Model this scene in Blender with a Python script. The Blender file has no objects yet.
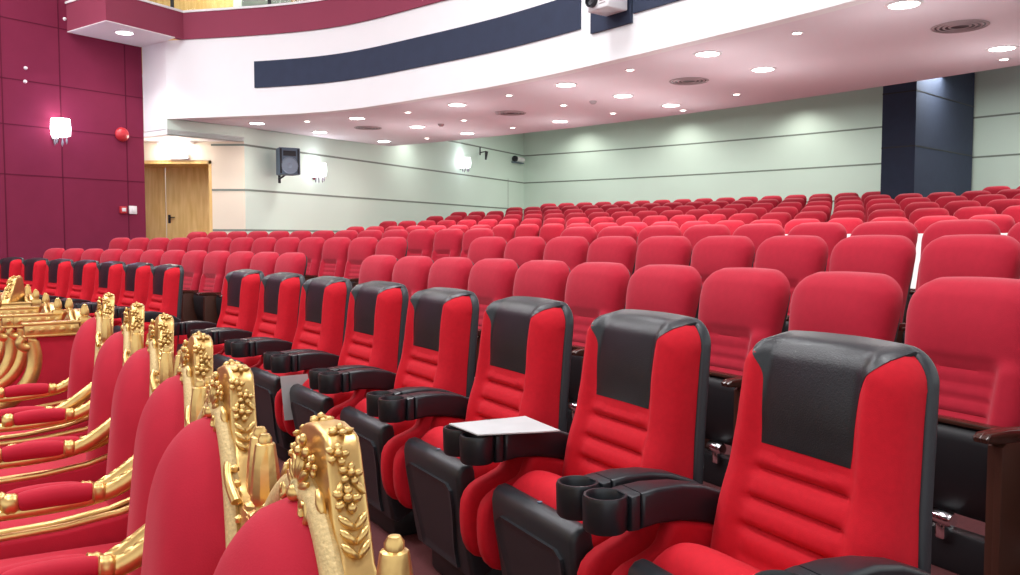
import bpy, bmesh, math, random
from mathutils import Vector, Matrix
random.seed(7)
PI = math.pi
S = bpy.context.scene
COL = S.collection
# ------------------------------------------------------------------ camera
F = 850.0; CH = 1.29; PITCH = math.atan(48.5/850.0)
cam_d = bpy.data.cameras.new('camera'); cam_d.sensor_width = 36; cam_d.lens = 36*F/1020
cam_d.clip_start = .05
cam = bpy.data.objects.new('camera', cam_d); COL.objects.link(cam)
cam.location = (0, 0, CH); cam.rotation_euler = (PI/2-PITCH, 0, 0)
S.camera = cam
def ray(px, py):
    u = (px-510)/F; v = (287.5-py)/F; c, s = math.cos(PITCH), math.sin(PITCH)
    return Vector((u, c+v*s, -s+v*c))
def at_y(px, py, y):
    d = ray(px, py); return Vector((0, 0, CH)) + d*(y/d.y)
def at_z(px, py, z):
    d = ray(px, py); return Vector((0, 0, CH)) + d*((z-CH)/d.z)
def at_line(px, py, p, d):          # ray against the vertical plane through p along d (2-D)
    r = ray(px, py); n = Vector((-d[1], d[0])); k = (n.x*p[0]+n.y*p[1])/(n.x*r.x+n.y*r.y)
    return Vector((0, 0, CH)) + r*k
# seating rings
CX, CY = -22.912, -9.887
def ring(R, a, z=0.0): return Vector((CX+R*math.cos(a), CY+R*math.sin(a), z))
# ------------------------------------------------------------------ materials
def nodes(m):
    m.use_nodes = True; nt = m.node_tree
    return nt, nt.nodes, nt.links, nt.nodes['Principled BSDF']
def mat(name, col, rough=.6, metal=0, noise=0, nscale=40, bump=0, bscale=200, sheen=0, emit=None, estr=0, coat=0, spec=.5):
    m = bpy.data.materials.new(name); nt, N, L, b = nodes(m)
    b.inputs['Base Color'].default_value = (*col, 1); b.inputs['Roughness'].default_value = rough
    b.inputs['Metallic'].default_value = metal; b.inputs['Specular IOR Level'].default_value = spec
    if sheen:
        b.inputs['Sheen Weight'].default_value = sheen; b.inputs['Sheen Roughness'].default_value = .4
        b.inputs['Sheen Tint'].default_value = (1, .55, .6, 1)
    if coat: b.inputs['Coat Weight'].default_value = coat
    if emit: b.inputs['Emission Color'].default_value = (*emit, 1); b.inputs['Emission Strength'].default_value = estr
    tc = N.new('ShaderNodeTexCoord')
    if noise:
        n = N.new('ShaderNodeTexNoise'); n.inputs['Scale'].default_value = nscale; n.inputs['Detail'].default_value = 4
        L.new(tc.outputs['Object'], n.inputs['Vector'])
        mx = N.new('ShaderNodeMix'); mx.data_type = 'RGBA'
        mx.inputs[6].default_value = (*[c*(1-noise) for c in col], 1); mx.inputs[7].default_value = (*[min(1, c*(1+noise)) for c in col], 1)
        L.new(n.outputs['Fac'], mx.inputs[0]); L.new(mx.outputs[2], b.inputs['Base Color'])
    if bump:
        n2 = N.new('ShaderNodeTexNoise'); n2.inputs['Scale'].default_value = bscale; n2.inputs['Detail'].default_value = 2
        L.new(tc.outputs['Object'], n2.inputs['Vector'])
        bp = N.new('ShaderNodeBump'); bp.inputs['Strength'].default_value = bump; bp.inputs['Distance'].default_value = .002
        L.new(n2.outputs['Fac'], bp.inputs['Height']); L.new(bp.outputs['Normal'], b.inputs['Normal'])
    return m
M = {}
M['vip_red'] = mat('bright red woven fabric', (.56, .006, .018), .8, noise=.12, nscale=60, bump=.25, bscale=420, sheen=.05, spec=.25)
M['row_red'] = mat('crimson velour fabric', (.44, .014, .034), .85, noise=.12, nscale=30, bump=.25, bscale=350, sheen=.42, spec=.2)
M['throne_red'] = mat('crimson velvet', (.46, .012, .032), .75, noise=.1, nscale=20, bump=.2, bscale=300, sheen=.10, spec=.2)
M['leather'] = mat('black leather', (.012, .014, .017), .36, noise=.2, nscale=50, bump=.35, bscale=260)
M['plastic'] = mat('charcoal textured plastic', (.020, .023, .028), .40, noise=.1, nscale=80, bump=.25, bscale=500)
M['cup'] = mat('black moulded plastic', (.014, .016, .020), .34, bump=.1, bscale=400)
M['pan'] = mat('black seat shell plastic', (.010, .010, .012), .45)
M['chrome'] = mat('chrome', (.8, .8, .82), .15, 1)
M['gold'] = mat('gilded wood', (.72, .47, .17), .33, .88, noise=.25, nscale=25, bump=.3, bscale=60)
M['braid'] = mat('beige gold braid', (.62, .45, .20), .6, .2, noise=.35, nscale=180, bump=.9, bscale=160)
M['white'] = mat('white paint', (.93, .93, .93), .7, noise=.02, nscale=3)
M['soffit'] = mat('white ceiling paint with pink bounce tint', (.86, .80, .85), .7, noise=.02, nscale=2)  # white soffit; pink bounce from the red seats is put into its colour
M['cream'] = mat('cream paint', (.80, .70, .56), .7, noise=.03, nscale=2)
M['green'] = mat('pale green wall panels', (.67, .80, .70), .65, noise=.03, nscale=1.5)
M['seam'] = mat('dark panel joint', (.20, .24, .20), .7)
M['wine'] = mat('wine red acoustic fabric', (.205, .021, .058), .9, spec=.2, noise=.08, nscale=4, bump=.2, bscale=200)
M['wine_seam'] = mat('wine joint shadow gap', (.115, .010, .030), .9, spec=.2)
M['parapet'] = mat('wine red balcony paint', (.30, .045, .09), .8, noise=.05, nscale=3)
M['navy'] = mat('dark navy acoustic fabric', (.030, .042, .080), .85, noise=.15, nscale=6, bump=.2, bscale=200)
M['wood'] = mat('light oak veneer', (.66, .40, .13), .5)
M['dark_metal'] = mat('dark painted metal', (.03, .03, .035), .4, .5)
M['grey_plastic'] = mat('slate grey plastic', (.11, .16, .22), .5)
M['cone'] = mat('grey speaker cone', (.24, .31, .39), .5)
M['paper'] = mat('white paper', (.52, .52, .52), .6, noise=.10, nscale=15)
M['lamp'] = mat('lit lamp glass', (1, 1, 1), .5, emit=(1, .97, .93), estr=14)
M['spot'] = mat('lit halogen spot', (1, 1, 1), .5, emit=(1, .86, .75), estr=9)
M['sconce'] = mat('lit frosted shade', (1, 1, 1), .5, emit=(.93, .93, 1), estr=4)
M['sign'] = mat('lit sign face', (1, 1, 1), .5, emit=(.85, .95, 1), estr=3.0)
M['grey'] = mat('grey vent metal', (.45, .38, .39), .5)
M['red_paint'] = mat('red enamel', (.55, .03, .04), .35)
M['white_plastic'] = mat('white plastic', (.85, .83, .84), .4)
M['crystal'] = mat('smoky crystal', (.30, .28, .32), .1, .3)
def carpet():
    m = mat('red brown carpet', (.115, .026, .028), .95, noise=.35, nscale=90, bump=.6, bscale=300); return m
M['carpet'] = carpet()
def support():
    m = bpy.data.materials.new('dark walnut with perforations'); nt, N, L, b = nodes(m)
    tc = N.new('ShaderNodeTexCoord'); mp = N.new('ShaderNodeMapping'); L.new(tc.outputs['Object'], mp.inputs['Vector'])
    mp.inputs['Scale'].default_value = (38, 38, 38)
    v = N.new('ShaderNodeTexVoronoi'); v.inputs['Scale'].default_value = 1; v.inputs['Randomness'].default_value = .15
    L.new(mp.outputs['Vector'], v.inputs['Vector'])
    r = N.new('ShaderNodeValToRGB'); r.color_ramp.elements[0].position = .14; r.color_ramp.elements[1].position = .2
    r.color_ramp.elements[0].color = (.35, .2, .08, 1); r.color_ramp.elements[1].color = (.060, .020, .012, 1)
    L.new(v.outputs['Distance'], r.inputs['Fac']); L.new(r.outputs['Color'], b.inputs['Base Color'])
    b.inputs['Roughness'].default_value = .4; return m
M['support'] = support()
M['walnut'] = mat('polished dark walnut', (.050, .018, .012), .22, noise=.3, nscale=25, coat=.3)
def oak(m):
    nt, N, L, b = nodes(m); tc = N.new('ShaderNodeTexCoord'); mp = N.new('ShaderNodeMapping'); mp.inputs['Scale'].default_value = (6, 6, .6)
    L.new(tc.outputs['Object'], mp.inputs['Vector']); n = N.new('ShaderNodeTexNoise'); n.inputs['Scale'].default_value = 3; n.inputs['Detail'].default_value = 6
    L.new(mp.outputs['Vector'], n.inputs['Vector']); r = N.new('ShaderNodeValToRGB')
    r.color_ramp.elements[0].color = (.70, .43, .13, 1); r.color_ramp.elements[1].color = (.86, .60, .26, 1); r.color_ramp.elements[0].position = .3; r.color_ramp.elements[1].position = .7
    L.new(n.outputs['Fac'], r.inputs['Fac']); L.new(r.outputs['Color'], b.inputs['Base Color'])
oak(M['wood'])
def glass():
    m = bpy.data.materials.new('clear balustrade glass'); nt, N, L, b = nodes(m)
    b.inputs['Transmission Weight'].default_value = 1; b.inputs['Roughness'].default_value = .02; b.inputs['IOR'].default_value = 1.1
    b.inputs['Base Color'].default_value = (.93, .98, .96, 1); return m
M['glass'] = glass()
# ------------------------------------------------------------------ mesh helpers
class MB:
    def __init__(s): s.bm = bmesh.new()
    def merge(s, b2, mi=0):
        for f in b2.faces: f.material_index = mi
        me = bpy.data.meshes.new('tmp'); b2.to_mesh(me); b2.free(); s.bm.from_mesh(me); bpy.data.meshes.remove(me)
    def box(s, c, size, bevel=0, rot=None, mi=0, seg=2):
        b = bmesh.new(); bmesh.ops.create_cube(b, size=1)
        bmesh.ops.scale(b, vec=Vector(size), verts=b.verts)
        if bevel: bmesh.ops.bevel(b, geom=b.edges[:], offset=bevel, segments=seg, profile=.5, affect='EDGES')
        if rot is not None: bmesh.ops.transform(b, matrix=rot.to_4x4(), verts=b.verts)
        bmesh.ops.translate(b, vec=Vector(c), verts=b.verts); s.merge(b, mi); return s
    def prism(s, pts, lo, hi, axis='x', bevel=0, mi=0, seg=2, shear=None):
        """2-D outline extruded along axis; pts are (y,z) for x, (x,z) for y, (x,y) for z"""
        b = bmesh.new()
        def P(p, t):
            return {'x': (t, p[0], p[1]), 'y': (p[0], t, p[1]), 'z': (p[0], p[1], t)}[axis]
        A = [b.verts.new(P(p, lo)) for p in pts]; B = [b.verts.new(P(p, hi)) for p in pts]
        b.faces.new(A); b.faces.new(B[::-1]); n = len(pts)
        for i in range(n): b.faces.new((A[i], B[i], B[(i+1) % n], A[(i+1) % n]))
        bmesh.ops.recalc_face_normals(b, faces=b.faces)
        if bevel:
            rim = [e for e in b.edges if (e.verts[0] in A and e.verts[1] in A) or (e.verts[0] in B and e.verts[1] in B)]
            bmesh.ops.bevel(b, geom=rim, offset=bevel, segments=seg, profile=.5, affect='EDGES')
        bmesh.ops.triangulate(b, faces=[f for f in b.faces if len(f.verts) > 4])
        if shear:
            for v in b.verts: v.co = shear(v.co)
        s.merge(b, mi); return s
    def lathe(s, prof, c=(0, 0, 0), n=24, mi=0, rot=None, closed=False):
        b = bmesh.new(); rings = []
        for r, z in prof:
            if r < 1e-6: rings.append([b.verts.new((0, 0, z))])
            else: rings.append([b.verts.new((r*math.cos(2*PI*k/n), r*math.sin(2*PI*k/n), z)) for k in range(n)])
        pr = list(zip(rings, rings[1:])) + ([(rings[-1], rings[0])] if closed else [])
        for A, B in pr:
            for k in range(n):
                k2 = (k+1) % n
                q = [A[k % len(A)], A[k2 % len(A)], B[k2 % len(B)], B[k % len(B)]]
                u = []
                for v in q:
                    if v not in u: u.append(v)
                if len(u) > 2: b.faces.new(u)
        if not closed:
            for R, fl in ((rings[0], True), (rings[-1], False)):
                if len(R) > 2: b.faces.new(R[::-1] if fl else R)
        bmesh.ops.recalc_face_normals(b, faces=b.faces)
        if rot is not None: bmesh.ops.transform(b, matrix=rot.to_4x4(), verts=b.verts)
        bmesh.ops.translate(b, vec=Vector(c), verts=b.verts); s.merge(b, mi); return s
    def ball(s, c, r, sc=(1, 1, 1), sub=2, mi=0, rot=None):
        b = bmesh.new(); bmesh.ops.create_icosphere(b, subdivisions=sub, radius=r); bmesh.ops.scale(b, vec=Vector(sc), verts=b.verts)
        if rot is not None: bmesh.ops.transform(b, matrix=rot.to_4x4(), verts=b.verts)
        bmesh.ops.translate(b, vec=Vector(c), verts=b.verts); s.merge(b, mi); return s
    def tube(s, pts, rad, n=10, mi=0, flat=(1, 1), smooth=0):
        pts = [Vector(p) for p in pts]
        for _ in range(smooth):
            q = [pts[0]]
            for a, b_ in zip(pts, pts[1:]): q += [a.lerp(b_, .25), a.lerp(b_, .75)]
            pts = q+[pts[-1]]
        m = len(pts); rr = rad if callable(rad) else (lambda t: rad)
        b = bmesh.new(); R = []
        up = Vector((1, 0, 0))
        for i, p in enumerate(pts):
            t = (pts[min(i+1, m-1)]-pts[max(i-1, 0)]).normalized()
            u = up-t*up.dot(t)
            if u.length < 1e-3: u = Vector((0, 1, 0))-t*t.y
            u.normalize(); w = t.cross(u); r = rr(i/(m-1))
            R.append([b.verts.new(p+u*(r*flat[0]*math.cos(2*PI*k/n))+w*(r*flat[1]*math.sin(2*PI*k/n))) for k in range(n)])
        for A, B in zip(R, R[1:]):
            for k in range(n): b.faces.new((A[k], A[(k+1) % n], B[(k+1) % n], B[k]))
        b.faces.new(R[0][::-1]); b.faces.new(R[-1]); bmesh.ops.recalc_face_normals(b, faces=b.faces)
        s.merge(b, mi); return s
    def grid(s, fn, nu, nv, back=None, mi=0):
        """fn(i/nu, j/nv) -> point; closed with a skirt to back(point) and a flat rear when back is given"""
        b = bmesh.new(); G = [[b.verts.new(fn(i/nu, j/nv)) for i in range(nu+1)] for j in range(nv+1)]
        for j in range(nv):
            for i in range(nu): b.faces.new((G[j][i], G[j][i+1], G[j+1][i+1], G[j+1][i]))
        if back:
            rim = [G[0][i] for i in range(nu+1)]+[G[j][nu] for j in range(1, nv+1)]+[G[nv][i] for i in range(nu-1, -1, -1)]+[G[j][0] for j in range(nv-1, 0, -1)]
            B = [b.verts.new(back(v.co)) for v in rim]; n = len(rim)
            for k in range(n): b.faces.new((rim[k], B[k], B[(k+1) % n], rim[(k+1) % n]))
            f = b.faces.new(B); bmesh.ops.triangulate(b, faces=[f])
        bmesh.ops.recalc_face_normals(b, faces=b.faces); s.merge(b, mi); return s
    def quad(s, pts, mi=0):
        b = bmesh.new(); b.faces.new([b.verts.new(p) for p in pts]); s.merge(b, mi); return s
    def build(s, name, mats, parent=None, angle=40):
        me = bpy.data.meshes.new(name); s.bm.to_mesh(me); s.bm.free()
        for m in (mats if isinstance(mats, (list, tuple)) else [mats]): me.materials.append(m)
        me.shade_smooth(); me.set_sharp_from_angle(angle=math.radians(angle))
        o = bpy.data.objects.new(name, me); COL.objects.link(o)
        if parent: o.parent = parent
        return o
def tag(o, label, cat, group=None):
    o['label'] = label; o['category'] = cat
    if group: o['group'] = group
    return o
def thing(name, label=None, cat=None, loc=(0, 0, 0), rz=0, group=None):
    o = bpy.data.objects.new(name, None); COL.objects.link(o); o.location = loc; o.rotation_euler = (0, 0, rz); o.empty_display_size = .1
    if label: tag(o, label, cat, group)
    return o
def struct(o): o['kind'] = 'structure'; return o
KIDS = {}
def kids(o):
    if o.name not in KIDS: KIDS[o.name] = list(o.children)
    return KIDS[o.name]
def dup(root, loc, rz, label, group=None):
    r = root.copy(); COL.objects.link(r); r.location = loc; r.rotation_euler = (0, 0, rz); r['label'] = label
    if group: r['group'] = group
    for ch in kids(root):
        c = ch.copy(); COL.objects.link(c); c.parent = r
        for g in kids(ch):
            d = g.copy(); COL.objects.link(d); d.parent = c
    return r
def sst(a, b, x):
    t = min(1, max(0, (x-a)/(b-a))); return t*t*(3-2*t)
def lerpt(tab, x):
    if x <= tab[0][0]: return tab[0][1]
    for (a, p), (b, q) in zip(tab, tab[1:]):
        if x <= b: return p+(q-p)*(x-a)/(b-a)
    return tab[-1][1]
ORD = ['first', 'second', 'third', 'fourth', 'fifth', 'sixth', 'seventh', 'eighth', 'ninth', 'tenth', 'eleventh', 'twelfth', 'thirteenth', 'fourteenth', 'fifteenth', 'sixteenth', 'seventeenth', 'eighteenth', 'nineteenth', 'twentieth'] + ['twenty'+x for x in ('first', 'second', 'third', 'fourth', 'fifth', 'sixth', 'seventh', 'eighth', 'ninth')] + ['thirtieth'] + ['thirty'+x for x in ('first', 'second', 'third', 'fourth', 'fifth', 'sixth', 'seventh', 'eighth', 'ninth')]+['fortieth']+['forty'+x for x in ('first', 'second', 'third', 'fourth', 'fifth')]
# ------------------------------------------------------------------ cinema armchair (black headrest, cup holders)
def cinema_armchair():
    root = thing('cinema_armchair')
    lean = lambda z: -.045+(1.08-z)*.12            # front of the black shell
    zb = .50
    def ztop(u):
        a = abs(u); return 1.056-.012*a*a-.075*(1-max(0, 1-max(0, (a-.66)/.34)**2)**.5)
    def wid(z): return lerpt([(.45, .276), (.55, .270), (.72, .252), (.90, .242), (1.08, .236)], z)
    def surf(u, v, off=0):
        z = zb+(ztop(u)-zb)*v
        a = abs(u)
        d = .085
        up = sst(.70, .80, z)
        d += (.034*up+.026*(1-up))*sst(.54, .76, a)                       # side bolsters
        d += .022*up*(1-a*a)*math.sin(PI*min(1, max(0, (z-.74)/.33)))      # head pad swell
        if a < .75:
            k = 1-sst(.46, .66, a)
            for zg in (.585, .655, .725): d -= .018*k*math.exp(-((z-zg)/.010)**2)
            if z < .76: d += .008*k*abs(math.sin((z-.585)/.07*PI))
        d += .034*(1-sst(.60, .84, z))
        d *= max(0, 1-a**7)**.5*.52+.48
        e = max(0, (v-.90)/.10); d *= max(.0, 1-e*e)**.5*.66+.34
        return Vector((u*wid(z), lean(z)+d+off, z))
    MB().grid(lambda i, j: surf(.35*(i*2-1)+.65*math.sin((i-.5)*PI), j), 60, 64, back=lambda c: Vector((c.x*.97, lean(c.z), c.z))).build('backrest', M['vip_red'], root, 60)
    def hsurf(i, j):
        v = .525+.475*j
        hw = .136+.014*j+.046*sst(.55, 1, j)**1.4
        z0 = zb+(ztop(0)-zb)*v
        u = (i*2-1)*hw/wid(z0)
        p = surf(u, v, 0)
        if j > .999: p.y = lean(p.z)+.004; p.z += .006
        bd = min(1, min(i, 1-i)*12, j*10)
        p.y += .0012+.0012*bd**.5; p.z += .0025*sst(.8, 1, j)
        return p
    MB().grid(hsurf, 28, 30, back=lambda c: Vector((c.x, c.y-.02 if c.z < 1.06 else c.y-.004, c.z-.004))).build('headrest', M['leather'], root, 60)
    # black shell behind
    out = []
    for k in range(41):
        u = math.sin((k/40-.5)*PI); z = ztop(u)+.005; out.append((u*(wid(z)+.001), z))
    pts = [(-.256, .34), (-.274, .5), (-.255, .72), (-.246, .88)]+out+[(.246, .88), (.255, .72), (.274, .5), (.256, .34)]
    MB().prism(pts, -.032, .006, 'y', .011, seg=3, shear=lambda c: Vector((c.x, c.y+lean(c.z), c.z))).build('back_shell', M['plastic'], root, 50)
    # seat
    def cush(i, j):
        x = (i*2-1)*.236; y = -.06+.445*j
        e = max(0, 1-abs(i*2-1)**6)**.5*max(0, 1-max(0, (j-.80)/.20)**2.5)**.5
        return Vector((x, y-.02, .470+.098*e-.075*(1-sst(.40, .86, j))))
    MB().grid(cush, 30, 30, back=lambda c: Vector((c.x, c.y, .36))).build('seat_cushion', M['vip_red'], root, 60)
    pr = [(.05, .36), (.33, .42), (.352, .506), (.372, .516), (.395, .512), (.412, .496), (.418, .470), (.412, .40), (.395, .30), (.375, .18), (.36, .105), (.33, .09), (.10, .22), (.05, .28)]
    sh = MB().prism(pr, -.240, .240, 'x', .016, seg=3).build('seat_shell', M['plastic'], root, 50)
    kp = MB()
    sl = lambda z: lerpt([(.105, .360), (.18, .375), (.30, .395), (.40, .412), (.47, .418), (.5, .411)], z)
    def kpf(i, j):
        z = .120+.315*j; hw = .150+.042*sst(.1, .85, j)-.03*sst(.93, 1, j)
        rim = min(1, min(i, 1-i)*14, min(j, 1-j)*14)
        return Vector(((i*2-1)*hw, sl(z)+.003+.007*(1-rim)+(.001), z))
    kp.grid(kpf, 30, 34, back=lambda c: Vector((c.x, c.y-.03, c.z))).build('front_panel', M['plastic'], sh, 40)
    MB().lathe([(.0, 0), (.008, 0), (.008, .003), (0, .004)], (.0, .376, .5155), 12).build('rivet', M['grey_plastic'], sh)
    MB().box((0, .18, .06), (.36, .30, .12), .02).build('floor_foot', M['pan'], root)
    for sgn in (-1, 1):
        x0 = sgn*.298
        top = [(.02, .585), (.08, .622), (.16, .652), (.24, .668), (.32, .672), (.372, .668)]
        bot = [(.372, .575), (.32, .580), (.24, .574), (.16, .556), (.08, .530), (.02, .505)]
        wf = lambda c: Vector((x0+(c.x-x0)*(.74+.62*sst(.10, .40, c.y)), c.y-.012, c.z))
        a = MB().prism(top+bot, x0-.036, x0+.036, 'x', .012, seg=3, shear=wf).build('armrest', M['cup'], root, 50)
        c = MB(); cy = .436
        c.lathe([(.050, .575), (.055, .582), (.057, .655), (.054, .664), (.048, .664), (.044, .655), (.043, .585), (0, .585)], (x0, cy, 0), 36)
        c.prism([(.362, .574), (.362, .667), (.38, .665), (.392, .663), (.392, .575)], x0-.049, x0+.049, 'x', .010)
        c.build('cup_holder', M['cup'], a, 40)
        sp = [(.03, .52), (.10, .545), (.245, .58), (.262, .545), (.275, .510), (.320, .490), (.385, .470), (.425, .430), (.432, .36), (.425, .28), (.400, .225), (.350, .205), (.10, .21), (.04, .30)]
        q = [Vector((p[0], p[1], 0)) for p in sp]
        # round the outline
        r = []
        for k in range(len(q)):
            A, B = q[k], q[(k+1) % len(q)]; r += [A.lerp(B, .25), A.lerp(B, .75)]
        MB().prism([(p.x, p.y) for p in r], x0-.030, x0+.030, 'x', .020, seg=4).build('side_panel', M['vip_red'], root, 60)
    return root
# ------------------------------------------------------------------ red folding seat of the rows behind
def row_surf(zb=.50, zt=1.0):
    lean = lambda z: -.02+(zt-z)*.22
    def ztop(u):
        a = abs(u); return zt-.012*a*a-.090*(1-max(0, 1-max(0, (a-.58)/.42)**2)**.5)
    def wid(z): return lerpt([(.48, .232), (.72, .238), (.86, .250), (.93, .248), (1.0, .235)], z)
    def surf(u, v):
        z = zb+(ztop(u)-zb)*v; a = abs(u)
        up = sst(.692, .748, z)
        d = .069+.018*up+.034*(1-up)*sst(.52, .74, a)
        d += .020*up*math.sin(PI*min(1, max(0, (z-.72)/.28)))*(1-.5*a*a)
        if a < .66:
            k = (1-sst(.54, .62, a))*(1-up)
            for zg in (.54, .59, .64, .69): d -= .009*k*math.exp(-((z-zg)/.006)**2)
        d *= max(0, 1-a**6)**.5*.75+.25
        e = max(0, (v-.86)/.14); d *= max(0, 1-e*e)**.5*.75+.25
        return Vector((u*wid(z), lean(z)+d, z))
    return surf, lean, ztop, wid
def row_back(nu, nv):
    surf, lean, ztop, wid = row_surf()
    return MB().grid(lambda i, j: surf(.4*(i*2-1)+.6*math.sin((i-.5)*PI), j), nu, nv, back=lambda c: Vector((c.x*.98, lean(c.z)-.01, c.z)))
def row_shell(mb, mi=0, n=20):
    surf, lean, ztop, wid = row_surf()
    out = [(-1+2*k/n) for k in range(n+1)]
    pts = [(-.215, .36), (-.220, .55), (-.228, .80)]+[(u*(wid(.9)-.022), ztop(u)-.016) for u in out]+[(.228, .80), (.220, .55), (.215, .36)]
    mb.prism(pts, -.040, -.006, 'y', .008, mi=mi, shear=lambda c: Vector((c.x, c.y+lean(c.z), c.z))); return mb
def folding_seat():
    root = thing('auditorium_seat')
    row_back(40, 48).build('backrest', M['row_red'], root, 60)
    row_shell(MB()).build('back_shell', M['pan'], root, 50)
    pan = MB().prism([(.200, .515), (.216, .505), (.225, .46), (.215, .33), (.185, .22), (.165, .20), (.155, .22), (.165, .35), (.170, .50)], -.225, .225, 'x', .012, seg=3).build('seat_shell', M['pan'], root, 50)
    MB().box((0, .205, .524), (.445, .05, .016), .005).build('seat_edge', M['walnut'], pan)
    MB().prism([(.09, .49), (.16, .505), (.163, .35), (.150, .23), (.10, .24), (.08, .36)], -.220, .220, 'x', .025, seg=3).build('seat_cushion', M['row_red'], root, 60)
    for s_ in (-1, 1):
        x = s_*.2655
        MB().prism([(-.02, .0), (-.02, .50), (.30, .515), (.33, .50), (.33, .10), (.31, .0)], x-.0135, x+.0135, 'x', .004).build('side_support', M['support'], root)
        MB().prism([(-.02, .525), (.10, .540), (.30, .552), (.385, .548), (.405, .535), (.40, .52), (.33, .512), (-.02, .500)], x-.0140, x+.0140, 'x', .005, seg=3).build('armrest', M['walnut'], root, 50)
    h = MB().lathe([(0, 0), (.022, 0), (.026, .01), (.026, .08), (.018, .09), (0, .092)], (-.06, .20, .185), 16, rot=Matrix.Rotation(PI/2, 3, 'Y'))
    h.box((-.015, .185, .15), (.04, .05, .08), .010); h.build('hinge', M['chrome'], root)
    MB().box((0, .15, .07), (.50, .07, .14), .01).build('floor_rail', M['pan'], root)
    return root
def far_seat():
    mb = row_back(14, 18); row_shell(mb, 1, 8)
    mb.prism([(.200, .515), (.216, .505), (.225, .46), (.185, .22), (.155, .22), (.17, .5)], -.225, .225, 'x', 0, mi=1)
    for s_ in (-1, 1):
        x = s_*.2655
        mb.prism([(-.02, .0), (-.02, .50), (.33, .50), (.31, .0)], x-.0135, x+.0135, 'x', 0, mi=2)
        mb.prism([(-.02, .525), (.30, .552), (.405, .535), (.33, .512), (-.02, .500)], x-.014, x+.014, 'x', 0, mi=2)
    return mb.build('auditorium_seat', [M['row_red'], M['pan'], M['walnut']], None, 55)
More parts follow.
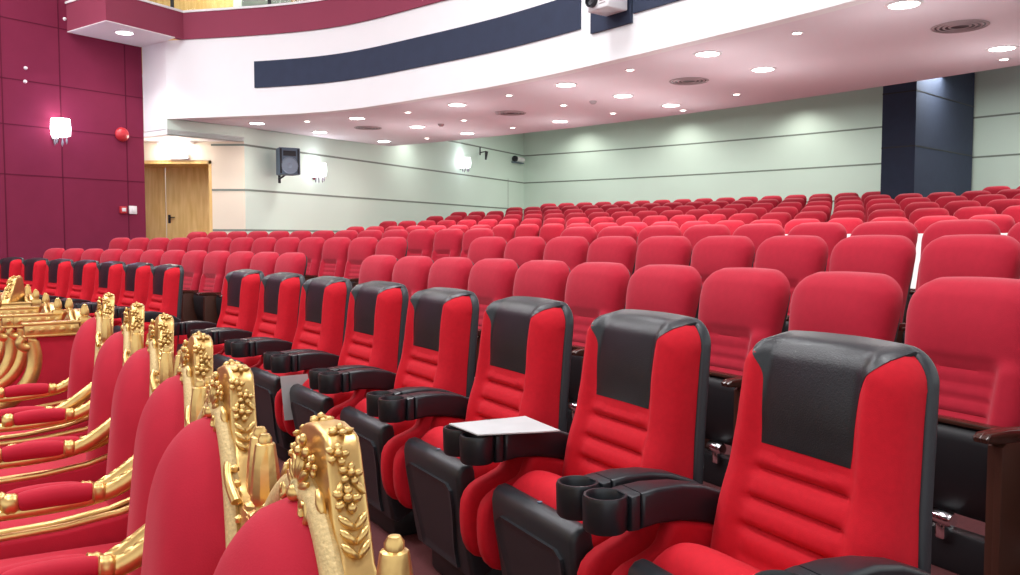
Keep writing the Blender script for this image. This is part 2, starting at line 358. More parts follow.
# ------------------------------------------------------------------ throne armchairs
def rosette(mb, c, r, n=(0, 1, 0), petals=5):
    n = Vector(n).normalized(); q = n.to_track_quat('Z', 'Y').to_matrix()
    c = Vector(c)
    for k in range(petals):
        a = 2*PI*k/petals
        mb.ball(c+q@Vector((math.cos(a)*r, math.sin(a)*r, .002)), r*.72, (1, .8, .55), 1, rot=q@Matrix.Rotation(a, 3, 'Z'))
    mb.ball(c+n*.006, r*.55, sub=1)
def leaf(mb, c, d, n, L=.03, w=.35):
    n = Vector(n).normalized(); d = Vector(d).normalized(); s_ = n.cross(d)
    q = Matrix((d, s_, n)).transposed()
    mb.ball(Vector(c), L, (1, w, .3), 1, rot=q)
def throne(winged=False):
    root = thing('throne_armchair')
    T0, T1 = -.052, -.005                 # frame depth
    ys = lambda z: -(z-.45)*.10           # backward lean of the whole back
    sh = lambda c: Vector((c.x, c.y+ys(c.z), c.z))
    KW = .85 if winged else 1.0
    def ztop(u): return (.952-.200*abs(u)**1.9) if not winged else (.865-.175*abs(u)**2.2)
    arch = [(.232*math.sin(t), .36 if False else 0) for t in (0,)]
    if winged: half = [(.285, .10), (.285, .82), (.265, .845), (.22, .845), (.17, .865), (.12, .895), (.06, .915), (.0, .92)]
    else: half = [(.285, .10), (.285, .795), (.268, .830), (.235, .828), (.200, .846), (.168, .866), (.156, .893), (.144, .900), (.100, .968), (.066, 1.020), (.052, 1.036), (.030, 1.042), (.0, 1.045)]
    pts = half+[(-x, z) for x, z in half[-2::-1]]
    hf = [(x, z) for x, z in half]
    MB().prism(pts, T0, T1, 'y', .008, seg=3, shear=sh).build('back_frame', M['gold'], root, 40)
    # padded back
    zb = .42
    def surf(u, v):
        a = abs(u); z = zb+(ztop(u)-zb)*v
        d = .105*max(0, 1-a**3.2)**.55*(max(0, 1-max(0, (v-.60)/.40)**2.8)**.5)
        return Vector((u*.216, ys(z)+T1+.004+d, z))
    MB().grid(lambda i, j: surf(i*2-1, j), 36, 40, back=lambda c: Vector((c.x, ys(c.z)+T1-.01, c.z))).build('backrest', M['throne_red'], root, 70)
    # braid along the edge of the pad
    path = [Vector((.236, 0, .44)), Vector((.236, 0, .60))]
    for k in range(25):
        u = 1-2*k/24; path.append(Vector((u*.236, 0, ztop(u)+.012)))
    path += [Vector((-.236, 0, .60)), Vector((-.236, 0, .44))]
    path = [Vector((p.x, ys(p.z)+T1+.006, p.z)) for p in path]
    br = MB(); br.tube(path, .019, 10, flat=(1.0, .75)); br.build('braid', M['braid'], root)
    # beading between braid and outline
    bd = MB()
    for k in range(27):
        u = 1-2*k/26; z = ztop(u)+.034
        if z > (.86 if winged else .90): continue
        bd.ball((u*.255, ys(z)+T1+.003, z), .0085, sub=1)
    if not winged: bd.build('beading', M['gold'], root)
    # carving
    cr = MB(); y0 = T1
    def Pz(x, y, z): return Vector((x, y+ys(z), z))
    if not winged:
        rosette(cr, Pz(0, y0+.010, 1.012), .015)
        for k in range(7):
            t = (k-3)*.42; leaf(cr, Pz(.026*math.sin(t), y0+.014, .962+.026*math.cos(t)), (math.sin(t), 0, math.cos(t)), (0, 1, 0), .024, .34)
        cr.ball(Pz(0, y0+.016, .957), .013, sub=2)
        for s_ in (-1, 1):
            cr.tube([Pz(s_*(.045+.024*(1-k/16)*math.cos(k*.62+2.2)), y0+.012+.0006*k, .945+.024*(1-k/16)*math.sin(k*.62+2.2)) for k in range(15)], lambda t: .0075-.003*t, 7)
            rosette(cr, Pz(s_*.040, y0+.008, 1.000), .010)
            leaf(cr, Pz(s_*.08, y0+.008, .962), (s_*.5, 0, -.8), (0, 1, 0), .024)
            leaf(cr, Pz(s_*.12, y0+.008, .915), (s_*.8, 0, -.5), (0, 1, 0), .024)
            cr.tube([Pz(s_*.14, y0+.006, .895), Pz(s_*.17, y0+.014, .880), Pz(s_*.20, y0+.014, .862), Pz(s_*.225, y0+.008, .842)], .009, 8, smooth=1)
            # garland down the sloping edge of the crest
            e0, e1 = Vector((s_*.064, 0, 1.022)), Vector((s_*.142, 0, .903)); n = Vector((s_*.80, 0, .59)); dr = (e1-e0).normalized()
            ym = (T0+T1)/2
            def E(t, dy=0): 
                p = e0.lerp(e1, t); return Pz(p.x, ym+dy, p.z)+n*.003
            rosette(cr, Pz(s_*.040, ym, 1.040), .011, (0, 0, 1)); rosette(cr, E(.05, .012), .010, n); rosette(cr, E(.24, -.002), .010, n)
            rosette(cr, E(.46, .006), .012, n); leaf(cr, E(.36, .014), dr+Vector((0, .6, 0)), n, .014); leaf(cr, E(.36, -.012), dr+Vector((0, -.6, 0)), n, .014)
            for t in (.66, .78, .90):
                leaf(cr, E(t, .009), dr*-1+Vector((0, .9, 0)), n, .015, .4); leaf(cr, E(t, -.009), dr*-1+Vector((0, -.9, 0)), n, .015, .4)
        cr.build('crest', M['gold'], root, 70)
    else:
        rosette(cr, Pz(0, y0+.012, .90), .016)
        for s_ in (-1, 1):
            cr.tube([Pz(s_*.03, y0+.012, .905), Pz(s_*.09, y0+.020, .893), Pz(s_*.15, y0+.016, .868), Pz(s_*.21, y0+.010, .850)], .012, 8, smooth=1)
        cr.build('crest', M['gold'], root, 70)
    fp = [(.028, 0), (.028, .010), (.019, .016), (.018, .022), (.023, .030), (.0245, .045), (.021, .085), (.0165, .118), (.0155, .122), (.011, .124), (.011, .132), (.007, .138), (0, .139)]
    for s_ in (-1, 1):
        fz = .805 if not winged else .858; fk = 1 if not winged else .5
        MB().box((s_*.272, -.032+ys(fz), fz+.012), (.060, .060, .05), .008).lathe([(r*(.8+.2*fk), z*fk) for r, z in fp], (s_*.272, -.032+ys(fz), fz+.034), 10).build('finial', M['gold'], root, 35)
    # seat and legs
    MB().grid(lambda i, j: Vector(((i*2-1)*.265, .0+.50*j, .40+.085*max(0, 1-abs(i*2-1)**5)**.5*max(0, 1-max(0, (j-.7)/.3)**3)**.5)), 26, 26, back=lambda c: Vector((c.x, c.y, .37))).build('seat_cushion', M['throne_red'], root, 60)
    ap = MB().box((0, .49, .335), (.57, .04, .10), .01)
    for s_ in (-1, 1): ap.box((s_*.275, .23, .335), (.03, .5, .10), .008)
    for k in range(5): rosette(ap, ((k-2)*.11, .512, .335), .016)
    ap.build('apron', M['gold'], root)
    for s_ in (-1, 1):
        MB().tube([(s_*.265, .47, .30), (s_*.272, .50, .22), (s_*.268, .485, .12), (s_*.262, .49, .05), (s_*.265, .51, .0)], lambda t: .034-.018*math.sin(t*PI*.6), 12, smooth=2).build('leg', M['gold'], root, 60)
        MB().tube([(s_*.265, -.02, .32), (s_*.265, -.03, .15), (s_*.268, -.06, .0)], lambda t: .030-.008*t, 12, smooth=1).build('leg', M['gold'], root, 60)
        if not winged:
            x = s_*.305
            a = MB()
            a.tube([(s_*.285, -.035, .755), (x, .03, .705), (x, .10, .655), (x, .18, .632), (x, .30, .620), (x, .44, .618), (x, .50, .608), (x, .525, .575), (x, .505, .540), (x, .470, .545)], lambda t: .021+.004*math.sin(t*9), 12, smooth=2)
            a.tube([(x, .49, .58), (x, .46, .53), (x-s_*.01, .43, .47), (x-s_*.02, .46, .41), (x-s_*.025, .49, .36)], lambda t: .024, 12, smooth=2)
            for t in range(4): leaf(a, (x, .045+.03*t, .712-.017*t), (0, .8, -.3), (0, .3, 1), .026, .5)
            a.lathe([(.0, 0), (.018, 0), (.030, .012), (.027, .022), (.029, .030), (.020, .045), (0, .046)], (x, .175, .648), 14, rot=Matrix.Rotation(PI/2, 3, 'X'))
            a.lathe([(.0, 0), (.020, 0), (.029, .015), (.027, .022), (.028, .030), (.018, .045), (0, .046)], (x, .385, .645), 14, rot=Matrix.Rotation(PI/2, 3, 'X'))
            arm = a.build('armrest', M['gold'], root, 60); arm.location.z = -.06
            MB().tube([(x, .165, .648), (x, .19, .651), (x, .25, .653), (x, .31, .650), (x, .345, .646)], lambda t: .016+.014*math.sin(PI*min(1, max(0, t)))**.35, 14, smooth=2).build('arm_pad', M['throne_red'], arm, 70)
            MB().prism([(-.01, .63), (.10, .595), (.24, .575), (.44, .565), (.450, .556), (.44, .548), (.24, .557), (.10, .577), (-.01, .612)], x-.012-s_*.006, x+.012-s_*.006, 'x', .007).build('side_rail', M['gold'], root).location.z = -.06
            MB().prism([(-.01, .61), (.10, .58), (.24, .56), (.43, .55), (.41, .47), (.44, .38), (-.01, .38)], x-.024-s_*.014, x+.010-s_*.014, 'x', .008).build('side_panel', M['throne_red'], root, 60).location.z = -.06
        else:
            x = s_*.285
            r_ = MB().box((x, .080, .845), (.050, .24, .052), .004)
            r_.box((x, .080, .875), (.062, .26, .014), .004); r_.box((x, .080, .816), (.058, .25, .012), .004)
            for sx in (-1, 1):
                for k in range(5):
                    y = -.01+.045*k
                    r_.lathe([(.010, 0), (.014, .003), (.010, .006)], (x+sx*.023, y, .845), 10, rot=Matrix.Rotation(sx*PI/2, 3, 'Y'))
            r_.build('wing_rail', M['gold'], root)
            w = MB().tube([(x, .185, .798), (x, .155, .790), (x, .165, .762), (x, .200, .757), (x, .222, .785), (x, .202, .805)], lambda t: .024, 10, smooth=2)
            w.tube([(x, .165, .79), (x, .150, .70), (x, .175, .60), (x, .24, .52), (x, .36, .455), (x, .49, .43)], lambda t: .034+.006*t, 12, flat=(.75, 1), smooth=2)
            w.tube([(x, .49, .43), (x, .49, .36)], .03, 10)
            w.build('scroll_post', M['gold'], root, 60)
            MB().prism([(-.03, .81), (.160, .81), (.145, .70), (.165, .60), (.23, .51), (.36, .44), (.49, .41), (.49, .38), (-.03, .38)], x-.014, x+.014, 'x', .006).build('side_panel', M['throne_red'], root)
    return root
# ------------------------------------------------------------------ room shell
WALLTOP = 7.2
def ribbon(R0, R1, a0, a1, z0, z1, n=64):
    """solid arc slab"""
    mb = MB(); b = bmesh.new(); rows = []
    for k in range(n+1):
        a = a0+(a1-a0)*k/n
        rows.append([b.verts.new(ring(R, a, z)) for R, z in ((R0, z0), (R1, z0), (R1, z1), (R0, z1))])
    for A, B in zip(rows, rows[1:]):
        for i in range(4): b.faces.new((A[i], A[(i+1) % 4], B[(i+1) % 4], B[i]))
    b.faces.new(rows[0]); b.faces.new(rows[-1][::-1]); bmesh.ops.recalc_face_normals(b, faces=b.faces)
    mb.merge(b); return mb
def wall_path(pts, z0, z1, th, side=1):
    """vertical wall with real thickness along a 2-D polyline; z0/z1 constant"""
    mb = MB(); b = bmesh.new(); n = len(pts); P = [Vector((p[0], p[1])) for p in pts]; rows = []
    for i, p in enumerate(P):
        t = (P[min(i+1, n-1)]-P[max(i-1, 0)]).normalized(); o = Vector((-t.y, t.x))*th*side
        rows.append([b.verts.new((p.x, p.y, z0)), b.verts.new((p.x+o.x, p.y+o.y, z0)), b.verts.new((p.x+o.x, p.y+o.y, z1)), b.verts.new((p.x, p.y, z1))])
    for A, B in zip(rows, rows[1:]):
        for i in range(4): b.faces.new((A[i], A[(i+1) % 4], B[(i+1) % 4], B[i]))
    b.faces.new(rows[0]); b.faces.new(rows[-1][::-1]); bmesh.ops.recalc_face_normals(b, faces=b.faces)
    mb.merge(b); return mb
rows_R = {1: 27.713, 2: 28.880, 3: 30.108}
for k in range(6): rows_R[4+k] = 33.607+1.344*k
rows_h = {1: .157, 2: .313, 3: .417}
for k in range(6): rows_h[4+k] = .545+.137*k
A0, A1 = math.radians(14), math.radians(66)
mbf = MB().quad([(-16, -6, 0), (14, -6, 0), (14, 30, 0), (-16, 30, 0)])
struct(mbf.build('floor', M['carpet']))
for k in range(1, 10):
    R = rows_R[k]; R0 = R-.52; R1 = (rows_R[k+1]-.52) if k < 9 else 43.0
    if k == 3: R1 = rows_R[4]-.62
    if k == 4: R0 = R-.62
    st = ribbon(R0, R1, A0, A1, -.02, rows_h[k]).build('floor_tier', M['carpet']); struct(st)
# left green wall, back wall, lobby wall, wine wall
LW0 = at_y(245, 190, 15.5); CORN = at_y(524, 190, 26.0)
LW0 = Vector((LW0.x, LW0.y)); CORN = Vector((CORN.x, CORN.y))
LWD = (CORN-LW0).normalized(); LWN = Vector((LWD.y, -LWD.x))     # normal into the hall
aC = math.atan2(CORN.y-CY, CORN.x-CX); RB = math.hypot(CORN.y-CY, CORN.x-CX)
struct(wall_path([LW0, CORN], 0, WALLTOP, .2, 1).build('wall_left', M['green']))
bw = [ring(RB, aC-(aC-math.radians(16))*k/40) for k in range(41)]
struct(wall_path(bw, 0, WALLTOP, .2, 1).build('wall_back', M['green']))
SEAMS = (1.45, 2.18, 2.99, 3.81)
mb = MB()
for z in SEAMS:
    p, q = LW0+LWN*.004, CORN+LWN*.004
    mb.merge(wall_path([p, q], z-.018, z+.018, .02, 1).bm)
    mb.merge(wall_path([ring(RB-.004, aC-(aC-math.radians(16))*k/40) for k in range(41)], z-.018, z+.018, .02, 1).bm)
for px in (508,):
    p = at_line(px, 190, LW0, LWD); p = Vector((p.x, p.y))
    mb.merge(wall_path([p-LWD*.008+LWN*.004, p+LWD*.008+LWN*.004], .5, 3.06, .02, 1).bm)
struct(mb.build('trim_wall_joints', M['seam']))
# lobby wall facing the hall, with the double door in a recess
YL = LW0.y
def XL(px): return at_y(px, 190, YL).x
xr, xj, xe = LW0.x, XL(212), XL(120)
ztd = at_y(180, 164, YL+.75).z
lob = MB().box(((xr+xj)/2, YL+.15, 2.1), (xr-xj, .30, 4.2))
lob.box(((xj+xe)/2, YL+.15, (ztd+4.2)/2), (xj-xe, .30, 4.2-ztd))
struct(lob.build('wall_lobby', M['cream']))
lm = MB()
for z in SEAMS[:3]: lm.box(((xr+xj)/2, YL, z), (xr-xj, .012, .036))
struct(lm.build('trim_lobby_joints', M['seam']))
zdb = .55
struct(MB().box(((xr+xe)/2-.3, YL-.0, zdb/2), (xr-xe, 2.2, zdb)).build('floor_landing', M['carpet']))
jam = MB().box((xj-.03, YL+.44, (zdb+ztd)/2), (.06, .86, ztd-zdb)).box(((xj+xe)/2, YL+.44, ztd-.03), (xj-xe, .86, .06))
struct(jam.build('door_frame', M['wood']))
YD = YL+.80
xm = at_y(166, 200, YD).x
d1 = MB().box(((xe+xm)/2-.004, YD, (zdb+ztd)/2), (xm-xe-.012, .05, ztd-zdb-.02), .004).build('door_1', M['wood']); struct(d1)
x2 = xj-.06
d2 = MB().box(((x2+xm)/2+.004, YD, (zdb+ztd)/2), (x2-xm-.012, .05, ztd-zdb-.02), .004).build('door_2', M['wood']); struct(d2)
hp = at_y(171, 219, YD-.03)
MB().box((hp.x-.03, YD-.03, hp.z), (.05, .012, .16), .004).tube([(hp.x-.03, YD-.035, hp.z+.03), (hp.x-.03, YD-.075, hp.z+.03), (hp.x+.09, YD-.075, hp.z+.03)], .010, 8).build('door_handle', M['dark_metal'], d2)
# wine red side wall, parallel to the hall's axis
RW1 = at_y(145, 190, 14.85); RW1 = Vector((RW1.x, RW1.y)); RWD = Vector((.566, .824)).normalized(); RWN = Vector((RWD.y, -RWD.x))
RW0 = RW1-RWD*14
struct(wall_path([RW0, RW1], 0, WALLTOP, .25, 1).build('wall_side', M['wine']))
mb = MB()
def rwp(px, py): p = at_line(px, py, RW1, RWD); return p
for py in (98, 182, 45, 138): 
    z = rwp(141, py).z; mb.merge(wall_path([RW0+RWN*.004, RW1+RWN*.004], z-.008, z+.008, .02, 1).bm)
for px in (62, 127, 4):
    p = rwp(px, 150); p = Vector((p.x, p.y)); mb.merge(wall_path([p-RWD*.009+RWN*.004, p+RWD*.009+RWN*.004], 0, WALLTOP, .02, 1).bm)
struct(mb.build('trim_side_joints', M['wine_seam']))
# ------------------------------------------------------------------ balcony
ZS, ZW, ZR = 3.31, 4.60, 5.03
edge_px = [(167, 118.6), (200, 117.6), (240, 116), (280, 114.8), (318, 112.6), (345, 110), (370, 106.7), (396, 102.5), (422, 97.8), (460, 92), (500, 86), (558, 73.8), (619, 58), (700, 39), (760, 25), (860, 0), (960, -28), (1080, -70)]
EP = [at_z(px, py, ZS) for px, py in edge_px]; EP = [Vector((p.x, p.y)) for p in EP]
for _ in range(2):
    EP = [EP[0]]+[(EP[i-1]+EP[i]*2+EP[i+1])/4 for i in range(1, len(EP)-1)]+[EP[-1]]
q = [EP[0]]
def catmull(P, m=5):
    out = []
    for i in range(len(P)-1):
        a, b_, c, d = P[max(i-1, 0)], P[i], P[i+1], P[min(i+2, len(P)-1)]
        for k in range(m):
            t = k/m; out.append(.5*((2*b_)+(c-a)*t+(2*a-5*b_+4*c-d)*t*t+(3*b_-a-3*c+d)*t**3))
    return out+[P[-1]]
EPS = catmull(EP)
def offs(P, d):
    r = []; n = len(P)
    for i in range(n):
        t = (P[min(i+1, n-1)]-P[max(i-1, 0)]).normalized(); r.append(P[i]+Vector((-t.y, t.x))*d)
    return r
BAL = EPS
struct(wall_path(BAL, ZS-.004, ZW, .15, 1).build('wall_balcony_front', M['white']))
FC = EPS[0]
# return panel to the wine wall and low lobby ceiling
struct(wall_path([RW1+RWD*.0+RWN*.01, FC], 3.14, ZW, .12, 1).build('wall_balcony_return', M['white']))
# soffit ring (level), back edge on radius 35.05
RS = 35.05
sb = bmesh.new(); fr = []; bk = []
for i, p in enumerate(EPS):
    a = math.atan2(p.y-CY, p.x-CX); fr.append(offs(EPS, .012)[i])
    rr = max(RS, (p-Vector((CX, CY))).length+.02)
    bk.append(Vector(ring(RS, a)[:2]))
# left edge follows the green wall line
hit = Vector(at_line(361, 148.5, LW0, LWD)[:2])
def onring(p): a = math.atan2(p.y-CY, p.x-CX); return a
aH = onring(hit)
bk = [Vector(ring(RS, min(onring(p), aH))[:2]) for p in EPS]
bk[0] = LW0.copy()
for i in range(1, len(bk)):
    if onring(EPS[i]) > aH:
        t = i/ max(1, sum(1 for p in EPS if onring(p) > aH)); bk[i] = LW0.lerp(Vector(ring(RS, aH)[:2]), min(1, t))
for z0, z1 in ((ZS, ZS+.25),):
    L_ = [[sb.verts.new((p.x, p.y, z)) for p in P] for P, z in ((fr, z0), (bk, z0), (bk, z1), (fr, z1))]
    for i in range(len(fr)-1):
        for j in range(4): sb.faces.new((L_[j][i], L_[j][i+1], L_[(j+1) % 4][i+1], L_[(j+1) % 4][i]))
    sb.faces.new([L_[j][0] for j in range(4)]); sb.faces.new([L_[j][-1] for j in range(4)][::-1])
bmesh.ops.recalc_face_normals(sb, faces=sb.faces)
mb = MB(); mb.merge(sb); struct(mb.build('ceiling_soffit', M['soffit']))
# bulkhead and low white ceiling of the lobby
struct(wall_path([FC, LW0], 3.05, ZS+.2, .10, 1).build('wall_bulkhead', M['green']))
mb = MB(); b = bmesh.new()
lp = [FC, LW0, Vector((xe-1, YL)), RW1]
mb.prism([(p.x, p.y) for p in lp], 3.05, 3.13, 'z'); struct(mb.build('ceiling_lobby', M['white']))
# sloping ceiling behind the soffit, over the upper tier
mb = MB(); b = bmesh.new(); rws = []
for k in range(41):
    a = math.radians(16)+(aC+.03-math.radians(16))*k/40
    rws.append([b.verts.new(ring(RS-.05, a, ZS+.10)), b.verts.new(ring(RB+.3, a, 5.3)), b.verts.new(ring(RB+.3, a, 5.5)), b.verts.new(ring(RS-.05, a, ZS+.30))])
for A, B in zip(rws, rws[1:]):
    for i in range(4): b.faces.new((A[i], A[(i+1) % 4], B[(i+1) % 4], B[i]))
bmesh.ops.recalc_face_normals(b, faces=b.faces); mb.merge(b); struct(mb.build('ceiling_slope', M['soffit']))
# red parapet, cap, glass
C0 = Vector(at_z(175, 37, ZW)[:2]); C1 = Vector(at_z(106, 20, ZW)[:2]); C2 = Vector(at_line(67, 31, RW1, RWD)[:2])
par = [C2, C1]+[C0]+offs(EPS, -.03)[3:]
struct(wall_path(par, ZW, ZR, .12, 1).build('wall_parapet', M['parapet']))
struct(wall_path(offs(par, -.02), ZR, ZR+.035, .18, 1).build('trim_parapet_cap', M['white']))
C3 = Vector(at_line(142, 46, RW1, RWD)[:2])
mb = MB().prism([(p.x, p.y) for p in (C2, C1, C0, FC, C3)], ZW-.014, ZW-.001, 'z'); struct(mb.build('ceiling_balcony_end', M['white']))
gl = offs(par, .05)
g = wall_path(gl[1:-10], ZR+.035, ZR+.95, .012, 1).build('glass_balustrade', M['glass'])
tag(g, 'clear glass balustrade above the wine red balcony parapet', 'balustrade')
for px, i in ((177, None), (273, None)):
    p = min(gl, key=lambda w: abs(510+F*w.x/w.y-px)); 
    if px == 177: p = gl[2]
    r_ = MB().box((p.x, p.y, ZR+.5), (.05, .05, .95), .006).build('balustrade_post', M['dark_metal'])
    tag(r_, 'slim dark post of the balcony glass %s' % ('at the parapet corner' if px == 177 else 'right of the parapet corner'), 'post')
bwl = offs(EPS, 2.6)
struct(wall_path([bwl[0]+Vector((-4, .6))]+bwl[:45], ZW, WALLTOP, .15, 1).build('wall_balcony_back', M['cream']))
yw = [bwl[0]+Vector((-4, .5)), bwl[0]+Vector((0, -.05))]+[p for p in offs(EPS, 2.54)[1:9]]
struct(wall_path(yw, ZW, 7.0, .04, 1).build('trim_balcony_wood', M['wood']))
# navy panels on the white front
def fidx(px): return min(range(len(EPS)), key=lambda i: abs(510+F*EPS[i].x/EPS[i].y-px))
def fine(px0, px1, n=40):
    xs = [510+F*p.x/p.y for p in EPS]; out = []
    for k in range(n+1):
        x = px0+(px1-px0)*k/n
        for i in range(len(xs)-1):
            if xs[i] <= x <= xs[i+1]:
                out.append(EPS[i].lerp(EPS[i+1], (x-xs[i])/(xs[i+1]-xs[i]))); break
    return out
z_b, z_t = 3.755, 4.18
o = wall_path(offs(fine(258, 580), -.02), z_b, z_t, .03, 1).build('acoustic_panel', M['navy'])
tag(o, 'long curved navy panel on the white balcony front, left of the projector', 'wall panel')
o = wall_path(offs(fine(632, 760), -.02), z_b, z_t, .03, 1).build('acoustic_panel', M['navy'])
tag(o, 'navy panel on the white balcony front, right of the projector', 'wall panel')
# projector niche
pa, pb = fine(591, 631, 2)[0], fine(591, 631, 2)[-1]
pd = (pb-pa).normalized(); pn = Vector((pd.y, -pd.x))
niche = wall_path([pa+pn*.03, pb+pn*.03], 3.66, 4.56, .04, 1).build('projector_niche', M['navy'])
tag(niche, 'dark navy backing panel behind the white projector', 'wall panel')
pc = (pa+pb)/2; rzp = math.atan2(pd.y, pd.x)
zp = at_y(612, 9, pc.y).z
pr = thing('projector', 'white projector mounted on the dark panel of the balcony front', 'projector', (pc.x+pn.x*.20+pd.x*.11, pc.y+pn.y*.20+pd.y*.11, zp-.08), rzp)
MB().box((.02, 0, .12), (.34, .30, .26), .02, seg=3).build('housing', M['white_plastic'], pr)
MB().lathe([(.0, 0), (.075, 0), (.075, .05), (.06, .055), (.055, .03), (0, .02)], (-.05, -.150, .10), 24, rot=Matrix.Rotation(PI/2, 3, 'X')).build('lens', M['dark_metal'], pr)
vs = MB()
for k in range(5): vs.box((.10, -.152, .05+k*.03), (.09, .006, .012), .002)
vs.build('vent', M['grey'], pr)
MB().box((0, .155, .14), (.10, .05, .10), .01).build('mount', M['dark_metal'], pr)
# white low wall before the upper tier, right part
ap0, ap1 = math.radians(20), None
pq = None
for k in range(400):
    a = math.radians(20)+k*math.radians(40)/400; p = ring(32.75, a)
    if p.y > 0 and 510+F*p.x/p.y < 742: ap1 = a; break
struct(ribbon(32.70, 32.82, ap0, ap1, .38, 1.345, 30).build('wall_low_parapet', M['white']))
# navy pier
PC = Vector(at_y(915, 150, 15.8)[:2]); e1 = Vector((-.68, .733)).normalized(); e2 = Vector((.733, .68)).normalized()
pier = [PC, PC+e1*.62, PC+e1*.62+e2*2.9, PC+e2*2.9]
struct(MB().prism([(p.x, p.y) for p in pier], .5, WALLTOP, 'z').build('wall_pier', M['navy']))
mb = MB()
for z in (1.99, 3.01, 4.02): mb.prism([(p.x, p.y) for p in (PC+(e1+e2)*-.004, PC+e1*.62+(e1-e2)*.004, PC+e1*.62+e2*2.9, PC+e2*2.9-e1*.004)], z-.012, z+.012, 'z')
struct(mb.build('trim_pier_joints', M['seam'] if False else M['pan']))
# ------------------------------------------------------------------ seats
va = cinema_armchair()
Rv, pv, sv, gap = 26.481, .455, .735, 1.388
vip_lab = ['nearest and largest black-topped red cinema armchair, in the right foreground']
vip_lab += ['%s nearest black-topped red cinema armchair in the front row' % w for w in ORD[1:8]]
for i in range(15):
    k = i if i < 8 else i+gap
    a = pv+(k*sv+.264)/Rv
    p = ring(Rv, a); rz = PI/2+a
    if i < 8: lab = vip_lab[i]
    else: lab = 'black-topped red cinema armchair, %s beyond the gap in the front row' % ORD[i-8]
    g = 'black-topped cinema armchairs of the front row'
    if i == 0:
        va.location = p; va.rotation_euler = (0, 0, rz); tag(va, lab, 'armchair', g)
    else: dup(va, p, rz, lab, g)
fs = folding_seat(); fs_used = [False]
def put_seat(Rk, a, h, lab, g):
    p = ring(Rk, a, h); rz = PI/2+a
    if not fs_used[0]:
        fs.location = p; fs.rotation_euler = (0, 0, rz); tag(fs, lab, 'seat', g); fs_used[0] = True
    else: dup(fs, p, rz, lab, g)
ph = {1: .482, 2: .510, 3: .538}
blocks = {1: (range(-1, 10), range(12, 24)), 2: (range(-1, 9), range(11, 24)), 3: (range(-1, 8), range(10, 23))}
for r in (1, 2, 3):
    Rk = rows_R[r]
    g = 'red seats of the %s plain row' % ORD[r-1]
    for bi, rng in enumerate(blocks[r]):
        rl = list(rng)
        for j, k in enumerate(rl):
            a = ph[r]+k*.56/Rk
            n = (len(rl)-1-j) if bi == 0 else j
            lab = 'plain red folding seat, %s on the %s side of the aisle, %s plain row' % (ORD[n], 'right' if bi == 0 else 'left', ORD[r-1])
            h = rows_h[r]
            put_seat(Rk, a, h, lab, g)
pf = far_seat(); far_used = [False]
left_px = {4: 353, 5: 388, 6: 434, 7: 460, 8: 505, 9: 549}
def px_of(p): return 510+F*p.x/p.y
ph4, ph9 = .708, .727
for r in range(4, 10):
    Rk = rows_R[r]; base = ph4+(ph9-ph4)*(r-4)/5
    ks = []
    for k in range(-24, 40):
        a = base+k*.56/Rk; p = ring(Rk, a)
        if p.y < 1: continue
        x = px_of(p)
        if x > 1034 or x < left_px[r]-4: continue
        if r == 9 and 876 < x < 968: continue
        ks.append((x, a))
    ks.sort()
    for n, (x, a) in enumerate(ks):
        lab = 'small red seat, %s from the left end of the %s' % (ORD[n], {4: 'front row of the upper tier', 5: 'second row of the upper tier', 6: 'third row of the upper tier', 7: 'fourth row of the upper tier', 8: 'row before the last', 9: 'last row'}[r])
        p = ring(Rk, a, rows_h[r]); rz = PI/2+a
        g = 'red seats of the %s upper tier row' % ORD[r-4]
        if not far_used[0]:
            pf.location = p; pf.rotation_euler = (0, 0, rz); tag(pf, lab, 'seat', g); far_used[0] = True
        else:
            c = pf.copy(); COL.objects.link(c); c.location = p; c.rotation_euler = (0, 0, rz); c['label'] = lab; c['group'] = g
# thrones: (crest pixel x, y, facing angle)
th = throne(False)
tl = [(332, 422), (237, 364.6), (202, 335), (165.8, 315.5), (138, 304), (109.5, 294)]
for i, (px, py) in enumerate(tl):
    p = at_z(px, py, 1.045)
    d = math.atan2(-.50, -.866)+(-.05 if i > 1 else 0)   # facing
    rz = d-PI/2
    back = Vector((-math.sin(rz), math.cos(rz)))*.09
    lab = ['gold throne armchair with red velvet pad, nearest in the bottom foreground'] + ['tall-crested gold and red throne armchair, %s behind the nearest one' % ORD[j] for j in range(5)]
    loc = (p.x+back.x, p.y+back.y, 0)
    if i == 0: th.location = loc; th.rotation_euler = (0, 0, rz); tag(th, lab[0], 'armchair', 'gold throne armchairs')
    else: dup(th, loc, rz, lab[i], 'gold throne armchairs')
tw = throne(True)
wl = [(85, 302.3), (58, 296.4), (36, 288), (17, 284)]
for i, (px, py) in enumerate(wl):
    p = at_z(px, py, .970)
    d = math.atan2(-.57, -.82); rz = d-PI/2
    m = Matrix.Rotation(rz, 2)@Vector((-.272, -.075))
    loc = (p.x-m.x, p.y-m.y, 0)
    lab = 'low-backed gold throne with scrolled red sides, %s from the tall-crested thrones' % ORD[i]
    if i == 0: tw.location = loc; tw.rotation_euler = (0, 0, rz); tag(tw, lab, 'armchair', 'scroll-sided gold thrones')
    else: dup(tw, loc, rz, lab, 'scroll-sided gold thrones')
p = at_z(6, 276, 1.045)
dup(th, (p.x, p.y-.05, 0), math.atan2(-.20, -.98)-PI/2, 'tall-crested gold throne standing beyond the scroll-sided thrones', 'gold throne armchairs')
